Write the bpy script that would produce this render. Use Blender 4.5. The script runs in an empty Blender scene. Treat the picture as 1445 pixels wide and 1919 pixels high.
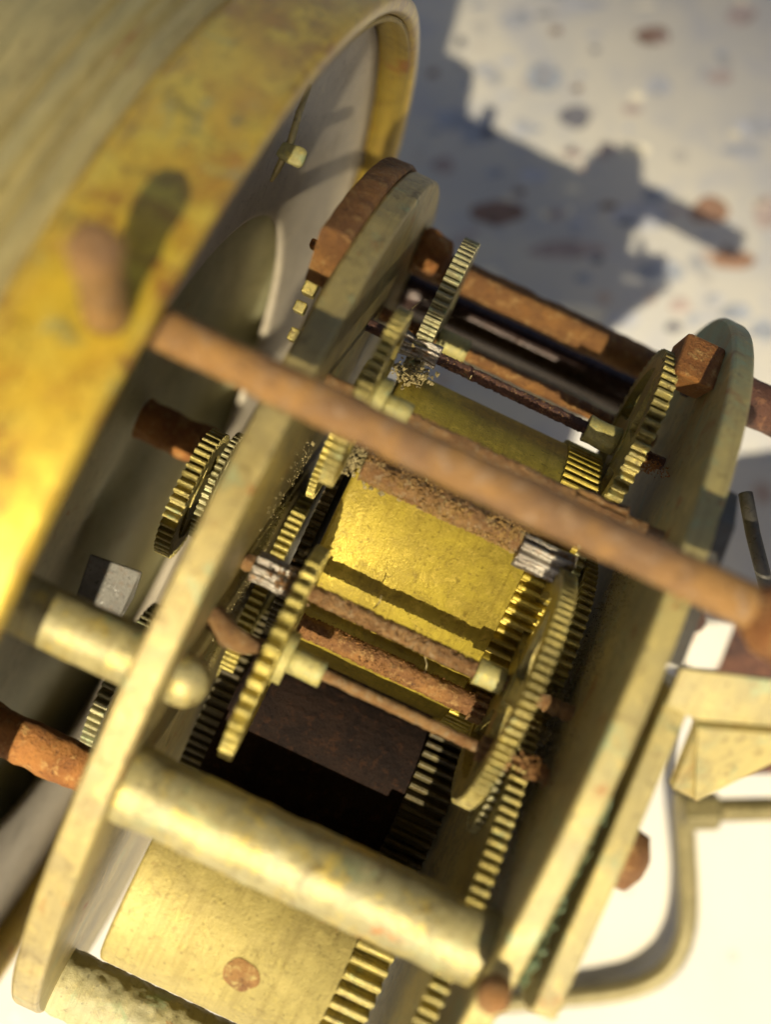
import bpy, math, random
from mathutils import Vector, Matrix, noise
random.seed(7)
scene = bpy.context.scene
COL = scene.collection
PI = math.pi

# ------------------------------------------------------------------ frame of the place
# 1 unit = 1 cm.  Clock axes: X along the arbors, Y and Z across them; the clock lies on the floor.
NRM = Vector((-0.12, 0.24, 0.96)).normalized()        # the floor's upward normal in clock axes
_xa = (Vector((1, 0, 0)) - NRM * NRM.x).normalized()
_ya = NRM.cross(_xa)
M = Matrix((_xa, _ya, NRM))                            # clock axes -> world axes
FLOOR = -4.70                                          # floor height along NRM
LIGHT = Vector((-0.36, 1.66, -3.6)).normalized()        # the way sunlight travels, clock axes
def wpt(p):
    q = M @ Vector(p); q.z -= FLOOR
    return q

# ------------------------------------------------------------------ camera
cd = bpy.data.cameras.new("camera"); cam = bpy.data.objects.new("camera", cd); COL.objects.link(cam)
ROLL = 0.44
CY, CZ, FOC = 0.99, 9.85, 2300.0
c, s = math.cos(ROLL), math.sin(ROLL)
right = M @ Vector((c, s, 0)); up = M @ Vector((-s, c, 0)); back = M @ Vector((0, 0, 1))
# image right in clock axes: x'=c, y'=s ; image up: x'=-s, y'=c
mw = Matrix((right, up, back)).transposed().to_4x4(); mw.translation = wpt((0, CY, CZ))
cam.matrix_world = mw
cd.sensor_fit = 'VERTICAL'; cd.sensor_height = 24; cd.sensor_width = 24
cd.lens = FOC / 1919 * 24
cd.clip_start = 0.05; cd.clip_end = 5000
cd.dof.use_dof = True; cd.dof.focus_distance = 8.35; cd.dof.aperture_fstop = 0.13; cd.dof.aperture_blades = 0
scene.camera = cam

# ------------------------------------------------------------------ sky, sun, exposure
ld = M @ LIGHT
sd = -ld
elev = math.asin(sd.z); az = math.atan2(sd.x, sd.y)
w = bpy.data.worlds.new("World"); scene.world = w; w.use_nodes = True
nt = w.node_tree; nt.nodes.clear()
sky = nt.nodes.new('ShaderNodeTexSky'); sky.sky_type = 'NISHITA'; sky.sun_disc = False
sky.sun_elevation = elev; sky.sun_rotation = az; sky.air_density = 1.0; sky.dust_density = 5.0; sky.ozone_density = 1.0
bg = nt.nodes.new('ShaderNodeBackground'); bg.inputs[1].default_value = 0.066
wo = nt.nodes.new('ShaderNodeOutputWorld')
nt.links.new(sky.outputs[0], bg.inputs[0]); nt.links.new(bg.outputs[0], wo.inputs[0])
sl = bpy.data.lights.new("sun", 'SUN'); sl.energy = 5.0; sl.angle = math.radians(0.55); sl.color = (1.0, 0.87, 0.62)
so = bpy.data.objects.new("sun", sl); COL.objects.link(so)
so.rotation_euler = ld.to_track_quat('-Z', 'Y').to_euler(); so.location = (0, 0, 60)
scene.view_settings.view_transform = 'Standard'; scene.view_settings.look = 'None'
scene.view_settings.exposure = 0.76; scene.view_settings.gamma = 1.0

# ------------------------------------------------------------------ pixel helpers (photograph 1445 x 1919)
def ray(px, py):
    dx, dy = px - 722.5, py - 959.5
    return Vector(((dx * c + dy * s) / FOC, (dx * s - dy * c) / FOC, -1.0))
def at(px, py, d): return Vector((0, CY, CZ)) + ray(px, py) * d
def on_floor(px, py, h=0.0):
    r = ray(px, py); o = Vector((0, CY, CZ))
    return o + r * ((FLOOR + h - NRM.dot(o)) / NRM.dot(r))
def rp(xp, yp, d): return Vector((xp * d / FOC, CY + yp * d / FOC, CZ - d))

# ------------------------------------------------------------------ materials
def new_mat(name):
    m = bpy.data.materials.new(name); m.use_nodes = True
    n = m.node_tree; n.nodes.clear()
    return m, n
def ND(n, t, **k):
    x = n.nodes.new(t)
    for a, v in k.items(): setattr(x, a, v)
    return x
def noise_n(n, vec, scale, detail=4, rough=0.6, dist=0.0, off=0.0):
    mp = ND(n, 'ShaderNodeMapping'); mp.inputs['Location'].default_value = (off, off * .7, -off)
    n.links.new(vec, mp.inputs['Vector'])
    x = ND(n, 'ShaderNodeTexNoise'); x.inputs['Scale'].default_value = scale; x.inputs['Detail'].default_value = detail
    x.inputs['Roughness'].default_value = rough; x.inputs['Distortion'].default_value = dist
    n.links.new(mp.outputs[0], x.inputs['Vector'])
    return x.outputs['Fac']
def ramp(n, fac, a, b):
    r = ND(n, 'ShaderNodeMapRange'); r.interpolation_type = 'SMOOTHSTEP'
    r.inputs['From Min'].default_value = a; r.inputs['From Max'].default_value = b
    n.links.new(fac, r.inputs['Value']); return r.outputs[0]
def mixc(n, fac, a, b):
    m = ND(n, 'ShaderNodeMix', data_type='RGBA')
    n.links.new(fac, m.inputs['Factor'])
    for i, v in (('A', a), ('B', b)):
        sk = [q for q in m.inputs if q.name == i and q.type == 'RGBA'][0]
        if isinstance(v, tuple): sk.default_value = (*v, 1)
        else: n.links.new(v, sk)
    return [q for q in m.outputs if q.type == 'RGBA'][0]
def mul(n, a, k):
    m = ND(n, 'ShaderNodeMath', operation='MULTIPLY'); n.links.new(a, m.inputs[0]); m.inputs[1].default_value = k
    return m.outputs[0]
def add(n, a, b):
    m = ND(n, 'ShaderNodeMath', operation='ADD'); n.links.new(a, m.inputs[0])
    if isinstance(b, float): m.inputs[1].default_value = b
    else: n.links.new(b, m.inputs[1])
    return m.outputs[0]
def coords(n, stretch=None):
    tc = ND(n, 'ShaderNodeTexCoord'); oi = ND(n, 'ShaderNodeObjectInfo')
    v = ND(n, 'ShaderNodeVectorMath', operation='SCALE'); v.inputs[3].default_value = 1
    cx = ND(n, 'ShaderNodeCombineXYZ')
    r = mul(n, oi.outputs['Random'], 37.0)
    for i in range(3): n.links.new(r, cx.inputs[i])
    a = ND(n, 'ShaderNodeVectorMath', operation='ADD')
    n.links.new(tc.outputs['Object'], a.inputs[0]); n.links.new(cx.outputs[0], a.inputs[1])
    out = a.outputs[0]
    if stretch:
        mp = ND(n, 'ShaderNodeMapping'); mp.inputs['Scale'].default_value = stretch
        n.links.new(out, mp.inputs['Vector']); out = mp.outputs[0]
    return out
def finish(n, col, metal, rough, height, bstr, bdist=0.02, spec=0.5, coat=0.0):
    p = ND(n, 'ShaderNodeBsdfPrincipled'); o = ND(n, 'ShaderNodeOutputMaterial')
    if isinstance(col, tuple): p.inputs['Base Color'].default_value = (*col, 1)
    else: n.links.new(col, p.inputs['Base Color'])
    for nm, v in (('Metallic', metal), ('Roughness', rough)):
        if isinstance(v, (int, float)): p.inputs[nm].default_value = v
        else: n.links.new(v, p.inputs[nm])
    p.inputs['Specular IOR Level'].default_value = spec
    p.inputs['Coat Weight'].default_value = coat; p.inputs['Coat Roughness'].default_value = .28
    if height is not None:
        b = ND(n, 'ShaderNodeBump'); b.inputs['Strength'].default_value = bstr; b.inputs['Distance'].default_value = bdist
        n.links.new(height, b.inputs['Height']); n.links.new(b.outputs[0], p.inputs['Normal'])
    n.links.new(p.outputs[0], o.inputs[0])
def brass(name, dull, mid, bright, green=0.0, rust=0.0, metal=0.6, rough=0.42, grain=1.0, scale=1.0, stretch=None, brightness_bias=0.0, grime=.45, coat=0.0, green_top=False):
    """old brass: a dull film, cleaner yellow patches, verdigris and rust spots"""
    m, n = new_mat(name); v = coords(n, stretch)
    big = noise_n(n, v, 1.6 * scale, 5, .62, .6); med = noise_n(n, v, 6 * scale, 6, .65, .3, 5)
    fine = noise_n(n, v, 38 * scale, 5, .7, 0, 9); mic = noise_n(n, v, 120, 2, .6, 0, 3)
    col = mixc(n, ramp(n, big, .35, .62), dull, mid)
    b = add(n, mul(n, med, .7), mul(n, fine, .3))
    col = mixc(n, ramp(n, b, .52 - brightness_bias, .66 - brightness_bias), col, bright)
    sp = noise_n(n, v, 22 * scale, 3, .5, 0, 21)
    col = mixc(n, mul(n, ramp(n, sp, .60, .72), .55), col, (dull[0] * .35, dull[1] * .33, dull[2] * .35))
    if green:
        g = ramp(n, noise_n(n, v, 3.2 * scale, 5, .7, .8, 13), .60 - green * .18, .72 - green * .12)
        col = mixc(n, mul(n, g, .75), col, (.28, .36, .20))
    if green_top:   # verdigris on the upper third of the plate
        tc_ = ND(n, 'ShaderNodeTexCoord'); sx_ = ND(n, 'ShaderNodeSeparateXYZ'); n.links.new(tc_.outputs['Object'], sx_.inputs[0])
        g = ramp(n, add(n, mul(n, sx_.outputs[1], .22), noise_n(n, v, 5, 6, .7, .5, 71)), 1.0, 1.35)
        col = mixc(n, mul(n, g, .85), col, (.24, .36, .22))
    if rust:
        g = ramp(n, noise_n(n, v, 3.0 * scale, 6, .72, .5, 17), .66 - rust * .2, .74 - rust * .16)
        col = mixc(n, mul(n, g, .9), col, (.32, .12, .025))
    mt = mul(n, ramp(n, b, .3, .62), metal)
    stv = ND(n, 'ShaderNodeMapping'); stv.inputs['Scale'].default_value = (30, 1.2, 1.2); n.links.new(v, stv.inputs['Vector'])
    stn = noise_n(n, stv.outputs[0], 1.0, 3, .6, .2, 2)
    col = mixc(n, mul(n, ramp(n, stn, .50, .68), .30), col, (dull[0] * .62, dull[1] * .56, dull[2] * .45))
    gr = noise_n(n, v, 4.5 * scale, 8, .75, 1.0, 33)
    col = mixc(n, mul(n, ramp(n, gr, .53, .66), grime), col, (.10, .065, .02))
    ro = add(n, mul(n, fine, .25), rough - .12)
    h = add(n, add(n, mul(n, fine, .4 * grain), mul(n, mic, .25 * grain)), add(n, mul(n, med, .4), mul(n, gr, .2)))
    finish(n, col, mt, ro, h, .55, .02, coat=coat)
    return m
def rusty(name, a, b, cc, metal=0.0, rough=.75, scale=1.0, bump=.9, spec=.5):
    m, n = new_mat(name); v = coords(n)
    big = noise_n(n, v, 3 * scale, 6, .65, .5); med = noise_n(n, v, 13 * scale, 6, .7, .3, 5); fine = noise_n(n, v, 45 * scale, 4, .7, 0, 9)
    col = mixc(n, ramp(n, big, .38, .62), a, b)
    col = mixc(n, ramp(n, med, .52, .66), col, cc)
    col = mixc(n, mul(n, ramp(n, fine, .58, .7), .6), col, (a[0] * .3, a[1] * .25, a[2] * .3))
    pit = noise_n(n, v, 26 * scale, 6, .75, .8, 41)
    col = mixc(n, mul(n, ramp(n, pit, .55, .66), .75), col, (a[0] * .22, a[1] * .2, a[2] * .25))
    glint = ramp(n, noise_n(n, v, 17 * scale, 3, .6, .3, 57), .60, .68)
    h = add(n, add(n, mul(n, med, .8), mul(n, fine, .6)), mul(n, pit, -.5))
    ro = add(n, add(n, mul(n, fine, .3), rough - .2), mul(n, glint, -.32))
    finish(n, col, metal, ro, h, bump, .03, spec)
    return m

M_case = brass("case_brass", (.42, .23, .025), (.64, .43, .03), (.82, .60, .07), green=.12, rust=.55, metal=.5, rough=.31, scale=.8, brightness_bias=.06, grime=.5, coat=1.0)
M_casein = brass("case_inner_brass", (.34, .24, .05), (.42, .30, .05), (.50, .38, .08), rust=.35, metal=.45, rough=.45, scale=.7)
M_bezel = brass("bezel_brass", (.42, .35, .16), (.50, .42, .18), (.58, .50, .25), rust=.25, metal=.5, rough=.4, scale=1.2, stretch=(2.0, .3, .3), grime=.35)
M_plate = brass("plate_brass", (.30, .245, .11), (.40, .32, .12), (.53, .42, .16), green=.15, rust=.35, metal=.4, rough=.38, grime=.65)
M_bplate = brass("back_plate_brass", (.33, .28, .12), (.44, .36, .13), (.56, .45, .16), green=.35, rust=.4, metal=.15, rough=.42, grime=.55, green_top=True)
M_pillar = brass("pillar_brass", (.29, .26, .13), (.37, .32, .14), (.54, .41, .10), green=.2, rust=.25, metal=.45, rough=.34, grime=.6, brightness_bias=.02)
M_barrel = brass("barrel_brass", (.38, .29, .045), (.50, .39, .05), (.66, .51, .09), metal=.5, rough=.36, scale=1.4, brightness_bias=.03, grime=.4)
M_barrel2 = brass("worn_barrel_brass", (.38, .31, .11), (.46, .38, .13), (.56, .46, .15), rust=.22, metal=.4, rough=.42, scale=1.5, grime=.3)
M_wheel = brass("wheel_brass", (.26, .22, .08), (.40, .33, .10), (.62, .51, .15), green=.2, metal=.7, rough=.32, scale=3, grime=.8)
M_wheelb = brass("bright_wheel_brass", (.34, .29, .09), (.52, .43, .11), (.74, .62, .18), metal=.75, rough=.30, scale=3, grime=.7)
M_wheelg = brass("grimy_wheel_brass", (.24, .22, .12), (.36, .33, .17), (.46, .42, .22), green=.45, metal=.55, rough=.38, scale=2.2)
M_collet = brass("collet_brass", (.34, .31, .13), (.42, .37, .13), (.56, .47, .13), green=.3, metal=.4, rough=.5, scale=3)
M_dialp = brass("dial_plate_film", (.46, .41, .33), (.52, .46, .36), (.56, .50, .37), metal=.0, rough=.5, scale=1.2, grime=.35)
M_inner = brass("inner_plate_film", (.36, .36, .22), (.42, .41, .24), (.48, .46, .27), rust=.25, metal=.0, rough=.5, grime=.4)
M_crusted = brass("crusted_pillar_brass", (.30, .28, .16), (.38, .34, .17), (.46, .40, .19), green=.4, rust=.1, metal=.0, rough=.6, grime=.35)
M_verd = brass("verdigris", (.12, .15, .06), (.16, .23, .13), (.26, .36, .24), metal=0, rough=.8, scale=3)
M_rust = rusty("orange_rust", (.17, .075, .022), (.28, .13, .032), (.34, .20, .07))
M_rustd = rusty("dark_rust", (.055, .025, .02), (.12, .05, .03), (.22, .10, .05), rough=.6)
M_rustrod = rusty("rod_rust", (.22, .12, .05), (.38, .20, .055), (.36, .235, .13), scale=.8, rough=.55)
M_rustarb = rusty("arbor_rust", (.20, .10, .035), (.29, .165, .06), (.32, .235, .13), metal=.1, rough=.5, scale=1.6)
M_orange = rusty("bright_orange_rust", (.24, .09, .02), (.38, .16, .035), (.46, .27, .09))
M_darksteel = rusty("dark_polished_steel", (.035, .02, .018), (.05, .028, .024), (.07, .04, .03), metal=.3, rough=.33, bump=.15)
M_steel = rusty("pinion_steel", (.26, .23, .19), (.42, .39, .33), (.28, .17, .08), metal=.7, rough=.4, scale=1.3, bump=.4)
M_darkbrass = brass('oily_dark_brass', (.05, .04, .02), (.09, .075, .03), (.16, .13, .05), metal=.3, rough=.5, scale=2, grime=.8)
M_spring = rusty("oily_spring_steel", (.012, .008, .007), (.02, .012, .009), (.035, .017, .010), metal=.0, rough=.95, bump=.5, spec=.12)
M_greysteel = rusty("grey_steel", (.07, .065, .055), (.10, .095, .08), (.09, .07, .05), metal=.1, rough=.6, bump=.3)
M_crust = rusty("golden_rust_scale", (.22, .12, .035), (.33, .20, .06), (.40, .30, .14), rough=.5)
M_crud = rusty("crumbly_crust", (.20, .16, .07), (.38, .31, .14), (.50, .42, .22), rough=.7)
M_wire = rusty("handle_wire", (.14, .12, .05), (.19, .16, .07), (.24, .20, .09), metal=.4, rough=.5, bump=.2)

# ------------------------------------------------------------------ mesh building
class MB:
    def __init__(s): s.v = []; s.f = []; s.sm = []
    def add(s, vs, fs, smooth=False):
        b = len(s.v); s.v += [Vector(q) for q in vs]
        for f in fs: s.f.append(tuple(b + i for i in f)); s.sm.append(smooth)
    def grid(s, P, closed_v=True, closed_u=False, smooth=True):
        """P: list of rings of points"""
        nu, nv = len(P), len(P[0]); vs = [q for r in P for q in r]; fs = []
        for i in range(nu if closed_u else nu - 1):
            for j in range(nv if closed_v else nv - 1):
                a = i * nv + j; b = i * nv + (j + 1) % nv; d = ((i + 1) % nu) * nv + j; e = ((i + 1) % nu) * nv + (j + 1) % nv
                fs.append((a, b, e, d))
        s.add(vs, fs, smooth)
    def lathe(s, prof, cyz=(0, 0), seg=64, caps=True, smooth=True, closed=False):
        """prof: [(x, r)] turned about the X direction"""
        P = [[(x, cyz[0] + r * math.cos(2 * PI * j / seg), cyz[1] + r * math.sin(2 * PI * j / seg)) for j in range(seg)] for x, r in prof]
        b = len(s.v); s.grid(P, smooth=smooth, closed_u=closed)
        if caps and not closed:
            s.f.append(tuple(b + j for j in range(seg))); s.sm.append(False)
            k = b + (len(prof) - 1) * seg
            s.f.append(tuple(k + seg - 1 - j for j in range(seg))); s.sm.append(False)
    def prism(s, poly, x0, x1):
        """poly [(y, z)] pushed along X"""
        n = len(poly)
        s.add([(x0, y, z) for y, z in poly] + [(x1, y, z) for y, z in poly],
              [tuple(range(n)), tuple(range(2 * n - 1, n - 1, -1))] + [(i, i + n, (i + 1) % n + n, (i + 1) % n) for i in range(n)])
    def slab(s, pts, th):
        """flat polygon of 3D points given thickness"""
        nr = (pts[1] - pts[0]).cross(pts[2] - pts[0]).normalized() * th; n = len(pts)
        s.add([q for q in pts] + [q + nr for q in pts],
              [tuple(range(n)), tuple(range(2 * n - 1, n - 1, -1))] + [(i, i + n, (i + 1) % n + n, (i + 1) % n) for i in range(n)])
    def tube(s, pts, rad, seg=16, rough=0.0, fr=8.0):
        pts = [Vector(q) for q in pts]; P = []
        for i, q in enumerate(pts):
            t = (pts[min(i + 1, len(pts) - 1)] - pts[max(i - 1, 0)]).normalized()
            if i == 0: u = t.orthogonal().normalized()
            u = (u - t * u.dot(t)).normalized(); w_ = t.cross(u)
            r = rad[i] if isinstance(rad, list) else rad
            ring = []
            for j in range(seg):
                a = 2 * PI * j / seg; d = u * math.cos(a) + w_ * math.sin(a); pt = q + d * r
                if rough:
                    pt = pt + d * rough * (noise.fractal(pt * fr, 1.0, 2.0, 4))
                ring.append(pt)
            P.append(ring)
        b = len(s.v); s.grid(P)
        s.f.append(tuple(b + seg - 1 - j for j in range(seg))); s.sm.append(False)
        k = b + (len(pts) - 1) * seg; s.f.append(tuple(k + j for j in range(seg))); s.sm.append(False)
    def blob(s, p, r, fr=6, amp=.4, n=10):
        p = Vector(p); P = []
        for i in range(n + 1):
            th = PI * i / n; ring = []
            for j in range(n * 2):
                a = PI * j / n; d = Vector((math.sin(th) * math.cos(a), math.sin(th) * math.sin(a), math.cos(th)))
                ring.append(p + d * r * (1 + amp * noise.noise(d * 1.3 + p * fr)))
            P.append(ring)
        s.grid(P)
def finish_obj(o, label=None, kind=None):
    if label: o['label'] = label
    if kind: o['kind'] = kind
ORIG = {}
def build(name, mb, mat, parent, label=None, kind=None, bevel=0.0, smooth_all=None, origin=None):
    lo = Vector([min(v[i] for v in mb.v) for i in range(3)]); hi = Vector([max(v[i] for v in mb.v) for i in range(3)])
    o0 = origin if origin is not None else (lo + hi) / 2
    me = bpy.data.meshes.new(name)
    me.from_pydata([v - o0 for v in mb.v], [], mb.f); me.update()
    me.polygons.foreach_set('use_smooth', [bool(x) for x in mb.sm]); me.materials.append(mat)
    o = bpy.data.objects.new(name, me); COL.objects.link(o)
    o.parent = parent
    o.location = o0 - ORIG[parent.name]; ORIG[o.name] = o0
    if bevel:
        b = o.modifiers.new('bevel', 'BEVEL'); b.width = bevel; b.segments = 2; b.limit_method = 'ANGLE'; b.angle_limit = math.radians(35)
        b.harden_normals = False
    finish_obj(o, label, kind)
    return o

# ------------------------------------------------------------------ the floor
def root(name, origin, label=None, cat=None, kind=None):
    o = bpy.data.objects.new(name, None); COL.objects.link(o)
    o.empty_display_size = .5
    m = M.to_4x4(); m.translation = wpt(origin); o.matrix_world = m
    ORIG[o.name] = Vector(origin)
    if label: o['label'] = label
    if cat: o['category'] = cat
    if kind: o['kind'] = kind
    return o

mf, n = new_mat("terrazzo_floor")
tc = ND(n, 'ShaderNodeTexCoord'); v = tc.outputs['Object']
n1 = noise_n(n, v, .35, 5, .6, .5); n2 = noise_n(n, v, 1.3, 6, .65, .6, 3)
col = mixc(n, ramp(n, n1, .38, .62), (.50, .49, .46), (.60, .57, .49))
col = mixc(n, mul(n, ramp(n, n2, .46, .66), .6), col, (.41, .42, .46))
for sc, lo_, colr, seed in ((1.15, .12, (.22, .24, .30), 0), (1.0, .10, (.30, .16, .11), 31.3), (2.2, .12, (.34, .33, .33), 11.7), (2.0, .09, (.44, .30, .22), 53.1)):
    mp = ND(n, 'ShaderNodeMapping'); mp.inputs['Location'].default_value = (seed, seed * .6, 0); n.links.new(v, mp.inputs[0])
    vo = ND(n, 'ShaderNodeTexVoronoi'); vo.inputs['Scale'].default_value = sc; n.links.new(mp.outputs[0], vo.inputs['Vector'])
    keep = ND(n, 'ShaderNodeSeparateColor'); n.links.new(vo.outputs['Color'], keep.inputs[0])
    k = ramp(n, keep.outputs[0], .80, .82)
    dd = add(n, vo.outputs['Distance'], mul(n, n2, .25))
    f = ND(n, 'ShaderNodeMath', operation='MULTIPLY'); n.links.new(k, f.inputs[0])
    n.links.new(ramp(n, dd, lo_ + .26, lo_ + .16), f.inputs[1])
    col = mixc(n, mul(n, f.outputs[0], .6), col, colr)
finish(n, col, 0.0, .5, n2, .1, .02)
mb = MB(); S = 900
c0 = Vector((0, 0, 0)) + NRM * FLOOR
ux = (Vector((1, 0, 0)) - NRM * NRM.x).normalized(); uy = NRM.cross(ux)
N_ = 24
mb.grid([[c0 + ux * S * (i / N_ - .5) * 2 + uy * S * (j / N_ - .5) * 2 for j in range(N_ + 1)] for i in range(N_ + 1)], closed_v=False, smooth=False)
me = bpy.data.meshes.new("floor"); me.from_pydata([wpt(q) for q in mb.v], [], mb.f); me.update(); me.materials.append(mf)
floor = bpy.data.objects.new("floor", me); COL.objects.link(floor); floor['kind'] = 'structure'
floor['label'] = 'pale terrazzo floor with scattered grey and brown stone chips'
def chip_mat(name, colr):
    m, n = new_mat(name); v = coords(n)
    nn = noise_n(n, v, 5, 5, .6, .3)
    finish(n, mixc(n, ramp(n, nn, .3, .7), tuple(q * .75 for q in colr), tuple(min(1, q * 1.25) for q in colr)), 0, .45, nn, .1, .01)
    return m
CH = {'brown': chip_mat("brown_stone", (0.221, 0.143, 0.111)), 'rust': chip_mat("rust_stone", (0.325, 0.195, 0.130)), 'dark': chip_mat("dark_stone", (0.169, 0.169, 0.195)),
      'blue': chip_mat("blue_grey_stone", (0.325, 0.351, 0.403)), 'pink': chip_mat("pink_stone", (0.429, 0.351, 0.325)), 'grey': chip_mat("grey_stone", (0.416, 0.429, 0.468)), 'cream': chip_mat("cream_stone", (0.806, 0.741, 0.572))}
chips = [  # x, y, half width, half height, colour
    (1225, 68, 34, 16, 'brown'), (1077, 218, 32, 22, 'dark'), (897, 245, 36, 22, 'blue'), (980, 240, 20, 18, 'grey'),
    (935, 400, 46, 26, 'brown'), (1065, 468, 72, 17, 'pink'), (1330, 395, 38, 24, 'rust'), (1375, 487, 46, 17, 'rust'),
    (1200, 408, 58, 22, 'grey'), (1240, 510, 44, 22, 'blue'), (1235, 160, 26, 18, 'grey'), (1380, 585, 32, 17, 'blue'),
    (1275, 572, 20, 14, 'pink'), (1000, 330, 28, 12, 'grey'), (1185, 205, 18, 10, 'pink'), (968, 38, 30, 14, 'grey'),
    (910, 130, 22, 10, 'grey'), (1420, 235, 40, 20, 'grey'), (1390, 30, 28, 20, 'pink'), (830, 310, 22, 16, 'pink'),
    (1080, 425, 14, 18, 'grey'), (1230, 365, 26, 16, 'blue'), (1100, 10, 40, 10, 'grey'), (1350, 145, 22, 12, 'pink'),
    (1390, 285, 36, 16, 'grey'), (1020, 145, 36, 26, 'blue'), (850, 225, 30, 20, 'blue'), (1435, 400, 22, 30, 'pink'),
    (1430, 620, 26, 20, 'blue'), (940, 610, 20, 12, 'pink'), (1170, 600, 30, 14, 'grey'), (1340, 560, 16, 12, 'grey'),
    (1010, 720, 26, 12, 'grey'),
    (1190, 280, 30, 10, 'cream'), (900, 520, 46, 18, 'cream'), (1080, 590, 60, 18, 'cream'),
    (30, 1905, 14, 8, 'cream')]
fl_root = floor
def chip(px, py, hw, hh, colr, k):
    n_ = 14; ctr = on_floor(px, py); pts = []
    for i in range(n_):
        a = 2 * PI * i / n_
        r = 1 + .34 * noise.noise(Vector((math.cos(a) * 1.2, math.sin(a) * 1.2, k * 3.1)))
        p = on_floor(px + hw * r * math.cos(a), py - hh * r * math.sin(a)); pts.append(p)
    pts = [p + NRM * .004 for p in pts]; low = [ctr + (p - ctr) * 1.02 - NRM * .02 for p in pts]
    w_ = [wpt(q) for q in pts] + [wpt(q) for q in low]; o0 = wpt(ctr)
    me = bpy.data.meshes.new('chip'); me.from_pydata([q - o0 for q in w_], [], [tuple(range(n_))] + [(i, i + n_, (i + 1) % n_ + n_, (i + 1) % n_) for i in range(n_)])
    me.update(); me.materials.append(CH[colr])
    o = bpy.data.objects.new('chip', me); COL.objects.link(o); o.parent = floor; o.location = o0
rng = random.Random(3)
for _ in range(70):
    chips.append((rng.uniform(800, 1445), rng.uniform(-20, 700), rng.uniform(7, 20), rng.uniform(4, 10), rng.choice(['grey', 'grey', 'pink', 'dark', 'blue', 'cream', 'brown'])))
for k, a in enumerate(chips): chip(*a, k)

# added slab overhead, out of view: shades the far floor and cuts fill light
def up_sun(a, b, H):
    p = Vector((a, b, 0)); return p - LIGHT * ((H - NRM.dot(p)) / (-NRM.dot(LIGHT)) * 1.0) * 1.0
H_ = 620
mb = MB(); mb.slab([up_sun(a, b, H_) for a, b in ((-500, 33.4), (500, -26.6), (500, 820), (-500, 820))], 14)
mr, n = new_mat("blocker_dark"); v = coords(n); finish(n, (.10, .08, .06), 0, .8, noise_n(n, v, .3), .1)
me = bpy.data.meshes.new("shade_blocker"); o0 = wpt(mb.v[0]); me.from_pydata([wpt(q) - o0 for q in mb.v], [], mb.f); me.update(); me.materials.append(mr)
ro_ = bpy.data.objects.new("shade_blocker", me); COL.objects.link(ro_); ro_.location = o0; ro_['kind'] = 'structure'; ro_['label'] = 'unseen dark slab added overhead to shade the far side of the floor'

# ------------------------------------------------------------------ the clock
base = Vector((-1.5, 0, 0)) + NRM * (FLOOR + 0.0)
clock = root('alarm_clock', base, 'rusty disassembled brass alarm clock with its gear movement exposed, lying on pale terrazzo', 'clock')

# --- drum case
RD = 4.5
mb = MB()
def arc_noise(x, a): return .012 * noise.noise(Vector((x * 2, math.cos(a) * 5, math.sin(a) * 5)))
prof = [(-1.62, 4.33), (-1.50, 4.335), (-1.40, 4.34), (-1.355, 4.352), (-1.335, 4.378), (-1.33, 4.41), (-1.332, 4.45), (-1.345, 4.482), (-1.375, 4.497), (-1.42, 4.5),
        (-1.55, 4.503), (-1.70, 4.5), (-1.84, 4.497), (-1.93, 4.485), (-1.97, 4.46), (-1.985, 4.43), (-1.985, 4.34)]
SEG = 360
P = []
for x, r in prof:
    P.append([(x + arc_noise(x, 2 * PI * j / SEG) * .6, (r + arc_noise(x + 9, 2 * PI * j / SEG)) * math.cos(2 * PI * j / SEG), (r + arc_noise(x + 9, 2 * PI * j / SEG)) * math.sin(2 * PI * j / SEG)) for j in range(SEG)])
mb.grid(P, closed_u=True)
case = build('case_band', mb, M_case, clock, 'tarnished golden brass band of the round case')
# inner lining of the case wall (duller, seen inside the far rim)
mb = MB(); mb.lathe([(-1.60, 4.325), (-1.36, 4.335), (-1.36, 4.30), (-1.60, 4.29)], seg=240, caps=False, closed=True)
build('case_lining', mb, M_casein, clock, 'dull golden inner wall of the case')
# ribbed bezel
mb = MB()
bp = [(-1.98, 4.36), (-1.99, 4.45)]
def bead(x0, x1, r, h, n=6):
    return [(x0 + (x1 - x0) * i / n, r + h * math.sin(PI * i / n)) for i in range(n + 1)]
bp += bead(-1.995, -2.14, 4.45, .045) + bead(-2.15, -2.22, 4.43, .075) + [(-2.235, 4.42)] + bead(-2.25, -2.38, 4.47, .035) + bead(-2.39, -2.45, 4.44, .06) + [(-2.47, 4.40), (-2.56, 4.47), (-2.70, 4.52), (-2.9, 4.5), (-3.1, 4.4), (-3.25, 4.2), (-3.25, 4.0), (-2.2, 4.0), (-2.2, 4.36)]
mb.lathe(bp, seg=240, caps=False, closed=True)
build('bezel', mb, M_bezel, clock, 'dull ribbed brass bezel ring at the front of the case')
# dished ring inside the case with a round opening
mb = MB(); mb.lathe([(-1.615, 4.29), (-1.66, 4.2), (-1.70, 3.6), (-1.74, 2.76), (-1.76, 2.70), (-1.80, 2.70), (-1.80, 3.6), (-1.75, 4.2), (-1.70, 4.29)], seg=200, caps=False, closed=True)
build('dial_ring', mb, M_dialp, clock, 'grey filmed metal ring inside the case')
mb = MB(); mb.lathe([(-2.16, 0.1), (-2.12, 2.2), (-2.02, 2.85), (-1.93, 3.1), (-1.93, 3.95), (-2.0, 3.98), (-2.2, 3.98), (-2.22, 0.1)], seg=160, caps=True)
build('dial', mb, M_inner, clock, 'dark olive back of the dial')
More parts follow.
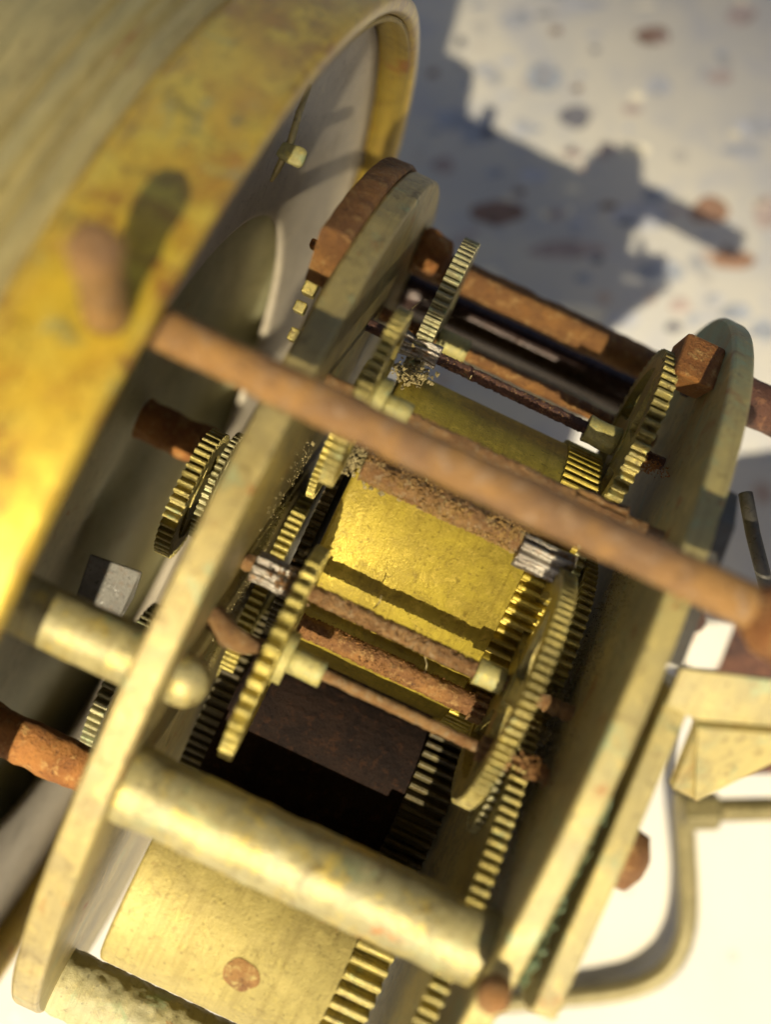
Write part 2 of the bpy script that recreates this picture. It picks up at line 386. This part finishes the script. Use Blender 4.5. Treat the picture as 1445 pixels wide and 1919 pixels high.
# --- rusty peg on the case
pb = rp(-640, 120, 5.42); pt = Vector((-1.47, 1.46, 5.12))
mb = MB()
ax = (pt - pb)
pp = [pb - ax * .1] + [pb + ax * t for t in (0, .15, .3, .45, .55, .60, .66, .74, .84, .93, .98, 1.0)]
mb.tube(pp, [.10, .10, .10, .098, .098, .10, .10, .105, .115, .12, .115, .10, .05], seg=28, rough=.02, fr=5)
build('case_peg', mb, M_rustrod, clock, 'rusty orange knobbed peg standing out of the case band')

# --- plates
RP = 3.45
def plate(x0, x1, R, mat, name, label, holes=()):
    mb = MB(); e = .018
    mb.lathe([(x0, .02), (x0, R - e * 1.5), (x0 + e * .6, R - e * .4), (x0 + e * 1.5, R), (x1 - e * 1.5, R), (x1 - e * .6, R - e * .4), (x1, R - e * 1.5), (x1, .02)], seg=300, caps=True)
    for f in range(len(mb.sm)): mb.sm[f] = False
    o = build(name, mb, mat, clock, label)
    return o
P1 = plate(-.873, -.675, RP, M_plate, 'front_plate', 'round brass plate on the dial side of the movement')
P2 = plate(1.543, 1.705, RP, M_bplate, 'back_plate', 'round brass back plate with green patina on its rim')
for v_ in P2.data.vertices: v_.co.x += .04 * (RP - v_.co.z)   # the plate sits slightly out of true
# --- pillars
def cyl(x0, x1, y, z, r, rough=0.0, fr=8, seg=32, step=.03, taper=None):
    mb = MB(); n_ = max(2, int((x1 - x0) / step)); pts = [(x0 + (x1 - x0) * i / n_, y, z) for i in range(n_ + 1)]
    rad = [r] * (n_ + 1) if taper is None else [r * taper(i / n_) for i in range(n_ + 1)]
    mb.tube(pts, rad, seg=seg, rough=rough, fr=fr); return mb
low = rp(0, -664, 6.95)
build('pillar', cyl(-.69, 1.64, low.y, low.z, .226, .012, 4, 48), M_pillar, clock, 'thick pale brass pillar between the plates, nearest the camera')
bot = rp(0, -1053, 8.75)
build('pillar', cyl(-.69, 1.64, bot.y, bot.z, .232, .012, 14, 64, .015), M_crusted, clock, 'crusted pale brass pillar at the lower edge of the plates')
lp = rp(0, -447, 6.95)
lpo = build('pillar', cyl(-1.78, -.86, lp.y, lp.z, .182, .01, 4, 40), M_pillar, clock, 'blurred brass pillar between the dial and the front plate')
mb = MB(); mb.lathe([(-.68, .15), (-.62, .155), (-.56, .14), (-.51, .10), (-.485, .05), (-.48, .01)], (lp.y, lp.z), 32)
build('rivet_head', mb, M_pillar, lpo, 'domed brass rivet head')
q = rp(0, -677, 7.9)
build('pillar', cyl(-1.80, -.86, q.y, q.z, .15, .02, 6, 36), M_orange, clock, 'bright orange rusted pillar at the lower left')
q = rp(0, -35, 9.9)
build('pillar', cyl(-2.1, -1.45, q.y, q.z, .17, .02, 6, 36), M_orange, clock, 'orange rusted block behind the toothed motion wheel')
q = rp(0, 458, 10.2); farp = build('pillar', cyl(-.69, 1.64, q.y, q.z, .142, .012, 6, 36), M_rust, clock, 'orange brown rusted pillar along the far edge')
q = rp(0, 395, 10.7); build('mainspring_shaft', cyl(-.69, 1.64, q.y, q.z, .205, .0, 4, 48), M_darksteel, clock, 'thick dark glossy steel shaft beside the far pillar')
q = rp(0, 340, 11.2); build('pillar', cyl(-.69, 1.64, q.y, q.z, .12, .0, 4, 36), M_pillar, clock, 'khaki brass pillar behind the dark shaft')
# long front rod
q = rp(0, 131, 6.05)
def tp(t): return .94 + .12 * t
mb = cyl(-1.78, 1.95, q.y, q.z, .108, .010, 3.5, 40, .02, tp)
rod = build('case_screw_rod', mb, M_rustrod, clock, 'long rusty rod crossing in front of both plates')
mb = MB(); e = Vector((1.82, q.y, q.z)); mb.tube([e, e + Vector((.05, 0, 0)), e + Vector((.12, -.01, 0)), e + Vector((.3, -.02, 0)), e + Vector((.55, -.02, 0)), e + Vector((.6, -.02, 0))], [.11, .15, .19, .205, .20, .14], seg=28, rough=.03, fr=5)
build('rod_head', mb, M_orange, rod, 'lumpy orange rod head')

# --- toothed wheels
def wheel_mesh(x0, x1, yc, zc, r, teeth, h, rim, spokes=5, hub=.12, rounded=False, ph=0.0, wob=0.0, sw=.07, bore=None):
    mb = MB(); prof = [(0.0, -h), (.20, -h), (.30, -.25 * h), (.40, 0), (.60, 0), (.70, -.25 * h), (.80, -h)] if rounded else \
                      [(0.0, -h), (.20, -h), (.24, -.42 * h), (.31, -.10 * h), (.40, 0), (.60, 0), (.69, -.10 * h), (.76, -.42 * h), (.80, -h)]
    out = []
    for k in range(teeth):
        jit = random.uniform(-.06, .06) * wob
        for t, dr in prof[:-1] + [prof[-1]]:
            a = 2 * PI * (k + t + (jit if dr > -h else 0)) / teeth + ph
            out.append((a, r + dr * (1 + (random.uniform(-.1, .1) * wob if dr > -h else 0))))
    n_ = len(out); P = []
    ri = r - h - rim
    rings = [(x0, 'i'), (x0, 'o'), (x1, 'o'), (x1, 'i')]
    for x, w_ in rings:
        P.append([(x, yc + (ri if w_ == 'i' else rr) * math.cos(a), zc + (ri if w_ == 'i' else rr) * math.sin(a)) for a, rr in out])
    mb.grid(P, closed_u=True, smooth=False)
    if spokes:
        for k in range(spokes):
            a = 2 * PI * k / spokes + ph + .3; ca, sa = math.cos(a), math.sin(a); xm = (x1 - x0) * .12
            w0, w1 = sw * 1.5, sw
            poly = [(yc + ca * hub * .6 - sa * w0, zc + sa * hub * .6 + ca * w0), (yc + ca * (ri + .02) - sa * w1, zc + sa * (ri + .02) + ca * w1),
                    (yc + ca * (ri + .02) + sa * w1, zc + sa * (ri + .02) - ca * w1), (yc + ca * hub * .6 + sa * w0, zc + sa * hub * .6 - ca * w0)]
            mb.prism(poly, x0 + xm, x1 - xm)
        mb.lathe([(x0 + .002, hub * 1.5), (x1 - .002, hub * 1.5)], (yc, zc), 28)
    else:
        mb.lathe([(x0 + .004, ri + .01), (x1 - .004, ri + .01)], (yc, zc), 64)
    return mb
def pinion_mesh(x0, x1, yc, zc, r, leaves=8, ph=0.0, rough=.004):
    mb = MB(); m_ = leaves * 8; P = []; n_ = max(3, int((x1 - x0) / .02))
    for i in range(n_ + 1):
        x = x0 + (x1 - x0) * i / n_
        ring = []
        for j in range(m_):
            a = 2 * PI * j / m_ + ph; t = math.cos(leaves * (a - ph))
            rr = r * (.80 + .20 * max(-1, min(1, t * 2.2)))
            p = Vector((x, yc + rr * math.cos(a), zc + rr * math.sin(a)))
            k = rough * noise.fractal(p * 9, 1, 2, 3)
            ring.append(p + Vector((0, math.cos(a), math.sin(a))) * k)
        P.append(ring)
    b = len(mb.v); mb.grid(P, smooth=True)
    mb.f.append(tuple(b + m_ - 1 - j for j in range(m_))); mb.sm.append(False)
    k = b + n_ * m_; mb.f.append(tuple(k + j for j in range(m_))); mb.sm.append(False)
    return mb
def wheel(x0, x1, yc, zc, r, teeth, mat, label, h=.045, rim=.10, spokes=5, rounded=False, ph=0, arbor=None, pinion=None, collet=None, wob=1.0, sw=.07, name='gear_wheel', bevel=.006):
    o = build(name, wheel_mesh(x0, x1, yc, zc, r, teeth, h, rim, spokes, rounded=rounded, ph=ph, wob=wob, sw=sw), mat, clock, label, bevel=bevel, origin=Vector(((x0 + x1) / 2, yc, zc)))
    if arbor:
        a0, a1, ar, am, al, rg = arbor
        build('arbor', cyl(a0, a1, yc, zc, ar, rg, 24, 28, .008), am, o, al)
    if pinion:
        for p in (pinion if isinstance(pinion, list) else [pinion]):
            build('pinion', pinion_mesh(p[0], p[1], yc, zc, p[2], p[3], rough=p[5] if len(p) > 5 else .01), p[4], o)
    if collet:
        mb = MB()
        for (cx0, cx1, cr) in collet:
            mb.tube([(cx0 + (cx1 - cx0) * t, yc, zc) for t in (0, .02, .25, .5, .75, .98, 1)], [cr * .9, cr, cr, cr * .99, cr, cr, cr * .9], seg=28, rough=.01, fr=9)
        build('collet', mb, M_collet, o)
    return o
def yz(yp, d): q = rp(0, yp, d); return q.y, q.z

# upper (far) left wheel and its arbor
y, z = yz(333, 9.3)
wheel(-.33, -.21, y, z, .78, 74, M_wheelg, 'grimy green-grey wheel standing highest at the far left', arbor=(-.67, 1.62, .055, M_rust, 'orange rusted arbor', .008),
      collet=[(-.20, .05, .10)], spokes=0, rim=.3, h=.04)
# far arbor with the small pinion, its wheel stands by the back plate
y, z = yz(303, 8.6)
wheel(1.26, 1.37, y, z, .72, 56, M_wheel, 'brass wheel with greenish teeth beside the rust lug of the back plate', h=.06, rim=.09, spokes=4,
      arbor=(-.67, 1.62, .044, M_rustd, 'dark purple-brown rusted arbor', .008), pinion=(-.42, -.12, .085, 8, M_steel, .02), collet=[(1.02, 1.26, .10)], sw=.10)
# second left wheel on the arbor just above the front rod
y, z = yz(178, 7.45)
wheel(-.445, -.36, y, z, .585, 60, M_wheel, 'brass wheel with bright teeth half hidden by the front rod', h=.05, rim=.10,
      arbor=(-.67, 1.62, .038, M_rustarb, 'pink-brown rusted arbor', .008), pinion=(1.0, 1.33, .075, 8, M_rustarb, .02), collet=[(-.36, -.28, .16), (-.28, -.11, .085)])
# deep left wheel by the front plate
y, z = yz(-208, 9.9)
wheel(-.64, -.53, y, z, .93, 92, M_wheelb, 'oily wheel with crisp teeth close to the front plate', h=.05, rim=.12,
      arbor=(-.67, 1.2, .05, M_rustd, 'dark arbor', .008), spokes=0)
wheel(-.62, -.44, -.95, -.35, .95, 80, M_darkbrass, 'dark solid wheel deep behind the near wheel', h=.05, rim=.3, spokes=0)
# arbor in front of the golden barrel: left steel pinion, right large wheel
y2, z2 = yz(-195, 7.65)
wheel(1.135, 1.23, y2, z2, .80, 88, M_wheel, 'large brass wheel with even yellow teeth beside the back plate', h=.055, rim=.11, spokes=5,
      arbor=(-.67, 1.62, .052, M_rustarb, 'crusty brown rusted arbor', .014), pinion=(-.60, -.29, .10, 8, M_steel, .008), collet=[(.93, 1.12, .085)], ph=.02, sw=.06)
# near left wheel with rounded bright teeth
y, z = yz(-325, 7.45)
wheel(-.29, -.20, y, z, .70, 42, M_wheelb, 'near wheel with blurred bright knob-like teeth', h=.085, rim=.09, rounded=True, spokes=4,
      arbor=(-.67, 1.62, .036, M_rustarb, 'thin orange-brown rusted arbor', .006), pinion=(1.12, 1.42, .078, 8, M_rustarb, .02), collet=[(-.20, -.14, .17), (-.14, .08, .085)])
# rusty thick arbor with the large silver pinion
y, z = yz(50, 7.75)
o = build('arbor', cyl(-.25, .95, y + .03, z - .05, .08, .016, 26, 36, .01), M_rustarb, clock, 'thick flaky rusted arbor along the golden barrel')
build('pinion', pinion_mesh(.86, 1.22, y - .02, z, .115, 8, .3, .008), M_steel, o, 'large silvery steel pinion')
y, z = yz(-258, 8.05)
o = build('arbor', cyl(-.3, 1.1, y, z, .073, .010, 22, 36, .01), M_rust, clock, 'thick orange rusted arbor under the thin one')
build('pinion', pinion_mesh(1.05, 1.16, y, z, .10, 9, .3, .01), M_rustarb, o)
# wheel behind the large one
y, z = yz(-200, 9.0)
wheel(1.42, 1.52, y, z, 1.14, 96, M_wheel, 'brass wheel in the narrow gap against the back plate', h=.055, rim=.13)
# barrels
def barrel(x0, x1, xg, y, z, r, mat, label, teeth, rg):
    mb = MB(); mb.lathe([(x0, .05), (x0, r - .03), (x0 + .012, r - .008), (x0 + .03, r), (xg, r)], (y, z), 160)
    o = build('mainspring_barrel', mb, mat, clock, label)
    build('barrel_teeth', wheel_mesh(xg, x1, y, z, rg, teeth, .07, .14, 0, ph=.01, wob=.5), M_wheel if mat is M_barrel2 else M_barrel, o, 'wide teeth round the end of the barrel', bevel=.008)
    return o
ya_, za_ = .895, .79
bA = barrel(-.30, 1.24, .98, ya_, za_, 1.11, M_barrel, 'shiny golden mainspring barrel crossed by arbor shadows', 92, 1.145)
yb_, zb_ = -1.85, 1.55; RB = .66
bB = barrel(-.46, 1.24, .99, yb_, zb_, RB, M_barrel2, 'khaki drum with a round rust spot', 44, .71)
# round rust spot on the lower barrel
r0 = ray(450, 1828); o0 = Vector((0, CY, CZ)); 
best = min((abs(math.hypot((o0 + r0 * (6.5 + k * .002)).y - yb_, (o0 + r0 * (6.5 + k * .002)).z - zb_) - RB - .005), k) for k in range(1000))[1]
sp = o0 + r0 * (6.5 + best * .002); a0 = math.atan2(sp.z - zb_, sp.y - yb_)
mb = MB(); ring = []
for i in range(30):
    a = 2 * PI * i / 30; rr = .115 * (1 + .18 * noise.noise(Vector((math.cos(a) * 1.5, math.sin(a) * 1.5, 4))))
    da = a0 + rr * math.sin(a) / RB
    ring.append((sp.x + rr * math.cos(a), yb_ + (RB + .0065) * math.cos(da), zb_ + (RB + .0065) * math.sin(da)))
mid = [((p[0] + sp.x) / 2, yb_ + (RB + .014) * math.cos((math.atan2(p[2] - zb_, p[1] - yb_) + a0) / 2), zb_ + (RB + .014) * math.sin((math.atan2(p[2] - zb_, p[1] - yb_) + a0) / 2)) for p in ring]
mb.grid([ring, mid]); mb.f.append(tuple(range(30, 60))); mb.sm.append(True)
build('rust_spot', mb, rusty("spot_rust", (.16, .07, .018), (.25, .13, .035), (.38, .29, .10)), bB)
# great wheel of the lower barrel
wheel(1.34, 1.45, -1.44, 1.10, 1.97, 172, M_wheel, 'great wheel with coarse pale teeth against the back plate', h=.065, rim=.45, spokes=0, ph=.004)
wheel(1.30, 1.40, ya_ - .0, za_ - .35, 1.0, 90, M_wheelg, 'dark wheel behind the golden barrel', h=.05, rim=.15)
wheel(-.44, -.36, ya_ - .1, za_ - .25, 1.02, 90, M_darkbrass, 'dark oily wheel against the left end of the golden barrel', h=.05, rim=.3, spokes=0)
y, z = yz(-150, 8.35)
wheel(1.27, 1.31, y, z, .66, 66, M_wheelg, 'thin grimy wheel half hidden between larger wheels', h=.045, rim=.08)
y, z = yz(-262, 8.0)
build('pinion', pinion_mesh(1.28, 1.46, y, z, .13, 12, .1, .008), M_wheelg, clock, 'grimy brass pinion in the gap by the back plate')
y, z = yz(-345, 7.9)
wheel(1.22, 1.27, y, z, .30, 30, M_wheel, 'small spoked wheel under the large right wheel', h=.045, rim=.06, spokes=3, sw=.035)
y, z = yz(-395, 7.6)
wheel(1.29, 1.335, y, z, .26, 28, M_wheelg, 'small grimy wheel at the lower right', h=.04, rim=.06, spokes=3, sw=.035)
y, z = yz(105, 8.1)
wheel(-.52, -.47, y, z, .50, 60, M_wheelb, 'thin bright wheel beside the front plate', h=.04, rim=.08, spokes=4, sw=.04)
# motion wheels between dial and front plate
ys_, zs_ = -1.05, .08
mb = MB(); P = []; NT = 7 * 60
for i in range(NT + 1):
    a = 2 * PI * i / 60; r = .30 + .66 * i / NT; ring = []
    for x, dr in ((-.42, 0), (-.42, .035), (.99, .035), (.99, 0)):
        ring.append((x + .02 * math.sin(a * 1.3), ys_ + (r + dr) * math.cos(a), zs_ + (r + dr) * math.sin(a)))
    P.append(ring)
mb.grid(P, smooth=False)
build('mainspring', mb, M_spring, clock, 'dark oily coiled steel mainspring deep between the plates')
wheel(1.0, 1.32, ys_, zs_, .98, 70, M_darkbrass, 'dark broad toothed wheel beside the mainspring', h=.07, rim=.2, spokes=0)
wheel(-1.31, -1.20, .54, 1.42, .47, 46, M_wheel, 'olive motion wheel with clean square teeth behind the front plate', h=.065, rim=.09, spokes=4, sw=.06)
wheel(-1.16, -1.11, .66, 1.30, .40, 48, M_wheelg, 'thin wheel behind the motion wheel', h=.04, rim=.07, spokes=4)
wheel(-1.30, -1.20, -1.0, .55, .62, 56, M_wheelg, 'small dark wheel behind the near brass pillar', h=.05, rim=.12)
wheel(-1.06, -.98, -.9, .5, .85, 70, M_wheelg, 'thin dark wheel close behind the front plate', h=.04, rim=.3, spokes=0)

# --- things fixed to the outside of the back plate
def poly_prism(pts, x0, x1): mb = MB(); mb.prism(pts, x0, x1); return mb
strip = build('bridge_bar', poly_prism([(-1.07, 3.36), (-.2, 3.30), (.78, 3.14), (.84, 2.6), (.5, 1.6), (-1.1, 1.7), (-1.12, 3.2)], 1.825, 1.965), M_bplate, clock, 'second brass bar standing just outside the back plate', bevel=.02)
def crust(name, pts, mat, parent, label):
    mb = MB()
    for p, r in pts:
        p = Vector(p); rot = Matrix.Rotation(random.uniform(0, 3), 3, Vector((random.random(), random.random(), random.random() + .1)).normalized())
        vs = [p + rot @ (Vector(d) * r * random.uniform(.6, 1.3)) for d in ((1, 0, 0), (-1, 0, 0), (0, 1, 0), (0, -1, 0), (0, 0, 1), (0, 0, -1))]
        mb.add(vs, [(0, 2, 4), (2, 1, 4), (1, 3, 4), (3, 0, 4), (2, 0, 5), (1, 2, 5), (3, 1, 5), (0, 3, 5)])
    return build(name, mb, mat, parent, label, kind='stuff')
G = random.gauss
crust('verdigris_crust', [((random.uniform(1.72, 1.77), y_ := random.uniform(-1.0, .1), 3.22 - .02 * y_ + G(0, .03)), random.uniform(.006, .02)) for _ in range(420) if noise.noise(Vector((_ * .01, 0, 0))) > -.3], M_verd, clock, 'green verdigris packed in the gap beside the back plate')
build('click_arm', poly_prism([(.9, 3.22), (1.75, 2.98), (1.95, 2.75), (2.0, 2.4), (1.6, 2.2), (.9, 2.4)], 1.712, 1.815), M_greysteel, clock, 'dark grey steel arm in shadow outside the back plate', bevel=.015)
# folded bracket
d1, d2, d3 = 6.75, 6.68, 7.2
mb = MB(); mb.slab([at(1243, 1318, d1), at(1300, 1346, d1), at(1620, 1372, d1), at(1640, 1285, d2), at(1445, 1270, d2), at(1272, 1248, d2)], .07)
br = build('bracket', mb, M_bplate, clock, 'folded triangular brass bracket on the right', bevel=.015)
mb = MB(); mb.slab([at(1300, 1347, d1), at(1296, 1486, 7.25), at(1450, 1408, 7.1), at(1620, 1330, 7.0), at(1620, 1372, d1 + .02)], .07)
build('bracket_flange', mb, M_bplate, br, bevel=.012)
mb = MB(); mb.slab([at(1300, 1349, d1 + .02), at(1254, 1466, 7.1), at(1295, 1486, 7.27)], .05)
build('bracket_gusset', mb, M_plate, br)
q = rp(0, -392, 7.0)
mb = MB(); mb.tube([(x, q.y, q.z) for x in (1.94, 1.98, 2.06, 2.14, 2.19)], [.15, .185, .18, .165, .09], seg=28, rough=.03, fr=6)
build('rusty_nut', mb, M_rust, clock, 'brown rusted nut on the outside of the bar')
q = rp(0, 62, 6.8)
mb = MB(); mb.tube([(x, q.y, q.z) for x in (1.70, 1.75, 1.83, 1.86)], [.07, .075, .07, .04], seg=20, rough=.005)
build('screw', mb, M_rustd, clock, 'small dark screw under the front rod')
mb = MB(); mb.tube([at(1398, 925, 8.6), at(1412, 1000, 8.5), at(1440, 1110, 8.4)], .052, seg=12)
build('steel_leg', mb, M_greysteel, clock, 'thin dark steel leg behind the click arm')
mb = MB(); mb.slab([at(1400, 1130, 12.2), at(1372, 1180, 12.2), at(1340, 1262, 12.1), at(1300, 1340, 12.0), at(1330, 1440, 11.9), at(1480, 1440, 11.8), at(1900, 1300, 11.8), at(1900, 1050, 12.0), at(1480, 1080, 12.2)], -.16)  # left edge is the key; its reach out of frame is enlarged to shade the floor
build('winding_key', mb, M_rustd, clock, 'dark brown winding key mostly out of frame', bevel=.02)
q = rp(0, 478, 9.0)
build('winding_shaft', cyl(1.6, 3.4, q.y, q.z, .17, .012, 6, 32), M_rustd, clock, 'dark red winding shaft leaving the back plate')
def lump(name, lo, hi, mat, parent, label, amp=.03, fr=5, n_=14):
    mb = MB(); lo, hi = Vector(lo), Vector(hi); ce = (lo + hi) / 2; h = (hi - lo) / 2; P = []
    for i in range(n_ + 1):
        th = PI * i / n_; ring = []
        for j in range(2 * n_):
            a = PI * j / n_; d = Vector((math.sin(th) * math.cos(a), math.sin(th) * math.sin(a), math.cos(th)))
            k = 1 / max(abs(d.x), abs(d.y), abs(d.z)) ** .8
            p = ce + Vector((d.x * h.x, d.y * h.y, d.z * h.z)) * k; p += d * amp * noise.fractal(p * fr, 1, 2, 3); ring.append(p)
        P.append(ring)
    mb.grid(P); return build(name, mb, mat, parent, label)
a_ = rp(381, 447, 8.15); b_ = rp(432, 556, 8.15)
mb = MB(); mb.prism([(a_.y + .03, 1.35), (b_.y - .04, 1.22), (b_.y, 1.60), (a_.y + .06, 1.80)], 1.33, 1.62)
build('rust_lug', mb, M_orange, clock, 'bright orange rusted square lug inside the top of the back plate', bevel=.03)
a_ = rp(0, 440, 9.9)
lump('pillar_nut', (-.66, a_.y, -.25), (-.40, a_.y + .3, .05), M_orange, clock, 'orange rust lump at the left end of the far pillar', .06, 4)
# rusted rim strip left of the front plate
mb = MB(); P = []
for i in range(70):
    a = math.radians(43 + 44 * i / 69); ca, sa = math.cos(a), math.sin(a); ring = []
    nt_ = 0
    for x, r in ((-1.07 + nt_, 3.05), (-1.07 + nt_, 3.44 - nt_), (-1.055 + nt_, 3.47 - nt_), (-.90, 3.48 - nt_ * .4), (-.872, 3.46), (-.872, 3.05)):
        p = Vector((x, r * sa, r * ca)); k = .006 * noise.fractal(p * 9, 1, 2, 4); ring.append(p + Vector((k, k * sa, k * ca)))
    P.append(ring)
mb.grid(P, smooth=True); nn = len(P) * 6; mb.f += [tuple(range(5, -1, -1)), tuple(range(nn - 6, nn))]; mb.sm += [False, False]
build('rusted_strip', mb, M_rust, clock, 'orange brown rusted strip riding on the upper edge of the front plate')
for (px, py, d, sx_, sy_, sz_) in ((603, 492, 8.1, .10, .13, .12), (585, 530, 8.1, .09, .17, .12), (562, 575, 8.2, .08, .08, .10), (553, 628, 8.2, .09, .09, .12), (592, 458, 8.2, .08, .06, .1)):
    p = at(px, py, d); mb = MB()
    mb.prism([(p.y - sy_ / 2, p.z - sz_), (p.y + sy_ / 2, p.z - sz_), (p.y + sy_ / 2, p.z + .02), (p.y - sy_ / 2, p.z + .02)], p.x - sx_ / 2, p.x + sx_ / 2)
    build('brass_lug', mb, M_wheel if py != 458 else M_orange, clock, bevel=.012)
# bent pin on the dial ring
mb = MB(); mb.tube([at(582, 158, 7.95), at(560, 212, 7.98), at(545, 265, 8.0), at(520, 318, 8.05), at(508, 340, 8.1)], [.014, .024, .027, .024, .012], seg=10)
pin = build('bent_pin', mb, M_plate, clock, 'bent brass pin in front of the dial ring')
p = at(548, 286, 7.98)
lump('pin_clip', p - Vector((.09, .07, .03)), p + Vector((.09, .05, .03)), M_collet, pin, None, .02, 7)
# grey steel stop, lower left
mb = MB(); a_ = at(155, 1045, 8.8)
mb.slab([at(168, 1038, 8.9), at(266, 1072, 8.9), at(250, 1120, 8.9), at(215, 1180, 9.0), at(130, 1150, 9.0)], .03)
build('steel_stop', mb, M_greysteel, clock, 'grey steel piece behind the near brass pillar', bevel=.015)
# rusted lever under the near left wheel
mb = MB(); mb.tube([rp(-262, -330, 7.5), rp(-240, -322, 7.4), rp(-205, -318, 7.3), rp(-170, -335, 7.25), rp(-135, -338, 7.25), rp(-95, -328, 7.35)], [.05, .06, .075, .07, .055, .04], seg=16, rough=.035, fr=8)
build('rusted_lever', mb, M_rustarb, clock, 'short crumpled rusted lever by the front plate')
# screw in the back plate's edge above the thick pillar
q = at(926, 1862, 6.42); mb = MB(); mb.blob(q, .10, 5, .3, 8)
build('screw', mb, M_rust, clock, 'rusty screw in the lower edge of the back plate')
# crusts of corrosion
def cluster(px, py, d, sx_, sy_, n_, r0, r1, sd=.1):
    ce = at(px, py, d); return [((ce.x + G(0, sx_), ce.y + G(0, sy_), ce.z + G(0, sd)), random.uniform(r0, r1)) for _ in range(n_)]
crust('corrosion_crust', cluster(690, 872, 7.9, .12, .045, 420, .008, .026, .05) + cluster(745, 890, 7.85, .10, .03, 150, .008, .02, .04), M_crud, clock, 'khaki crumbly crust at the left end of the golden barrel')
crust('corrosion_crust', cluster(1035, 1312, 7.9, .045, .04, 420, .005, .014, .05) + cluster(1010, 1375, 7.7, .04, .03, 160, .004, .012), M_crud, clock, 'golden crumbs beside the back plate')
crust('corrosion_crust', cluster(1215, 872, 8.3, .06, .022, 320, .003, .010), M_orange, clock, 'orange crumbs around the pivot by the back plate')
crust('corrosion_crust', cluster(770, 700, 8.55, .07, .05, 260, .006, .022), M_crud, clock, 'fluffy crust under the small far pinion')
crust('corrosion_crust', cluster(548, 1092, 7.55, .06, .05, 160, .006, .018, .05), M_rustarb, clock, 'brown crumbs on the left steel pinion')
crust('corrosion_crust', cluster(1000, 1440, 7.3, .045, .03, 380, .005, .015, .05), M_rust, clock, 'orange crumbs at the right end of the thin near arbor')
crust('corrosion_crust', [((1.538 + .04 * (RP - za2) - abs(G(0, .006)), ya2, za2), random.uniform(.002, .008)) for ya2, za2 in ((random.uniform(-1.2, 1.4), 1.3 + abs(G(0, .7))) for _ in range(2600))], M_crud, clock, 'sparkling grains on the inner face of the back plate')
crust('corrosion_crust', [((-.668 + abs(G(0, .006)), ya2, za2), random.uniform(.002, .007)) for ya2, za2 in ((random.uniform(-.6, 1.2), 1.0 + abs(G(0, .6))) for _ in range(500))], M_crud, clock, 'dark grains on the inner face of the front plate')
def sleeve(yz_, x0, x1, r, n_, mat, label, sz=(.003, .011)):
    y_, z_ = yz_; L = []
    for _ in range(n_):
        t = random.uniform(-2.2, 2.2); x = random.uniform(x0, x1)
        if noise.noise(Vector((x * 4, t, r * 50))) < -.12: continue
        L.append(((x, y_ + (r + .002) * math.sin(t), z_ + (r + .002) * math.cos(t)), random.uniform(*sz)))
    crust('rust_scale', L, mat, clock, label)
sleeve(yz(-195, 7.65), -.2, .95, .052, 1500, M_rustarb, 'crumbly rust scale on the arbor before the golden barrel')
sleeve((yz(50, 7.75)[0] + .03, yz(50, 7.75)[1] - .05), -.25, .95, .085, 2600, M_crust, 'flaky golden brown rust scale on the thick arbor', (.004, .014))
sleeve(yz(-258, 8.05), -.3, 1.1, .073, 1600, M_rust, 'orange rust scale on the thick lower arbor')
sleeve(yz(178, 7.45), -.1, 1.5, .038, 900, M_rustarb, 'pink brown rust scale on the arbor above the front rod')
sleeve(yz(303, 8.6), -.1, 1.0, .044, 500, M_rustarb, 'rust scale on the dark far arbor', (.002, .007))
# fibres
for pts in ([(792, 562, 8.8), (770, 580, 8.7), (752, 606, 8.6)], [(700, 1140, 7.8), (712, 1128, 7.7), (715, 1115, 7.7)], [(795, 1225, 7.9), (800, 1245, 7.9), (797, 1262, 7.9)],
            [(560, 1035, 7.5), (570, 1042, 7.45), (578, 1030, 7.4)], [(765, 715, 8.4), (790, 722, 8.4), (800, 700, 8.4), (812, 712, 8.4)], [(870, 700, 8.5), (880, 712, 8.45), (884, 704, 8.4)]):
    mb = MB(); mb.tube([at(*p) for p in pts], .0045, seg=5); build('fibre', mb, M_crud, clock)
# --- carrying handle at the right, near the floor
hp = [(1283, 1478, 1.75), (1284, 1530, 1.5), (1287, 1600, 1.15), (1291, 1670, .8), (1289, 1730, .55), (1274, 1785, .38), (1240, 1826, .27), (1190, 1850, .2), (1130, 1862, .17), (1050, 1870, .15), (940, 1880, .15), (820, 1885, .15)]
ctl = [on_floor(*p) for p in hp]; sm = []
for i in range(len(ctl) - 1):
    p0, p1, p2, p3 = ctl[max(i - 1, 0)], ctl[i], ctl[i + 1], ctl[min(i + 2, len(ctl) - 1)]
    for k in range(8):
        t = k / 8; sm.append(.5 * ((2 * p1) + (p2 - p0) * t + (2 * p0 - 5 * p1 + 4 * p2 - p3) * t * t + (3 * p1 - p0 - 3 * p2 + p3) * t ** 3))
mb = MB(); mb.tube(sm, .105, seg=20, rough=.004)
hd = build('handle', mb, M_wire, clock, 'bent brass wire handle touching the floor')
t0 = on_floor(1345, 1518, 1.75); t1 = on_floor(1640, 1512, 1.75); ax = (t1 - t0); pts = [t0 + ax * i / 260 for i in range(261)]
mb = MB(); mb.tube(pts, [.105 + .012 * (i % 4 in (1, 2)) for i in range(261)], seg=20); build('threaded_post', mb, M_wire, clock, 'threaded brass post beside the handle')
u_ = ax.normalized(); mb = MB(); mb.tube([t0 - u_ * .36, t0 - u_ * .34, t0 - u_ * .02, t0 + u_ * .02], [.16, .20, .20, .16], seg=6)
for k in range(len(mb.sm)): mb.sm[k] = False
build('post_nut', mb, M_wire, clock, 'six sided nut on the threaded post', bevel=.02)

bpy.context.view_layer.update()
print("objects", len(bpy.data.objects))
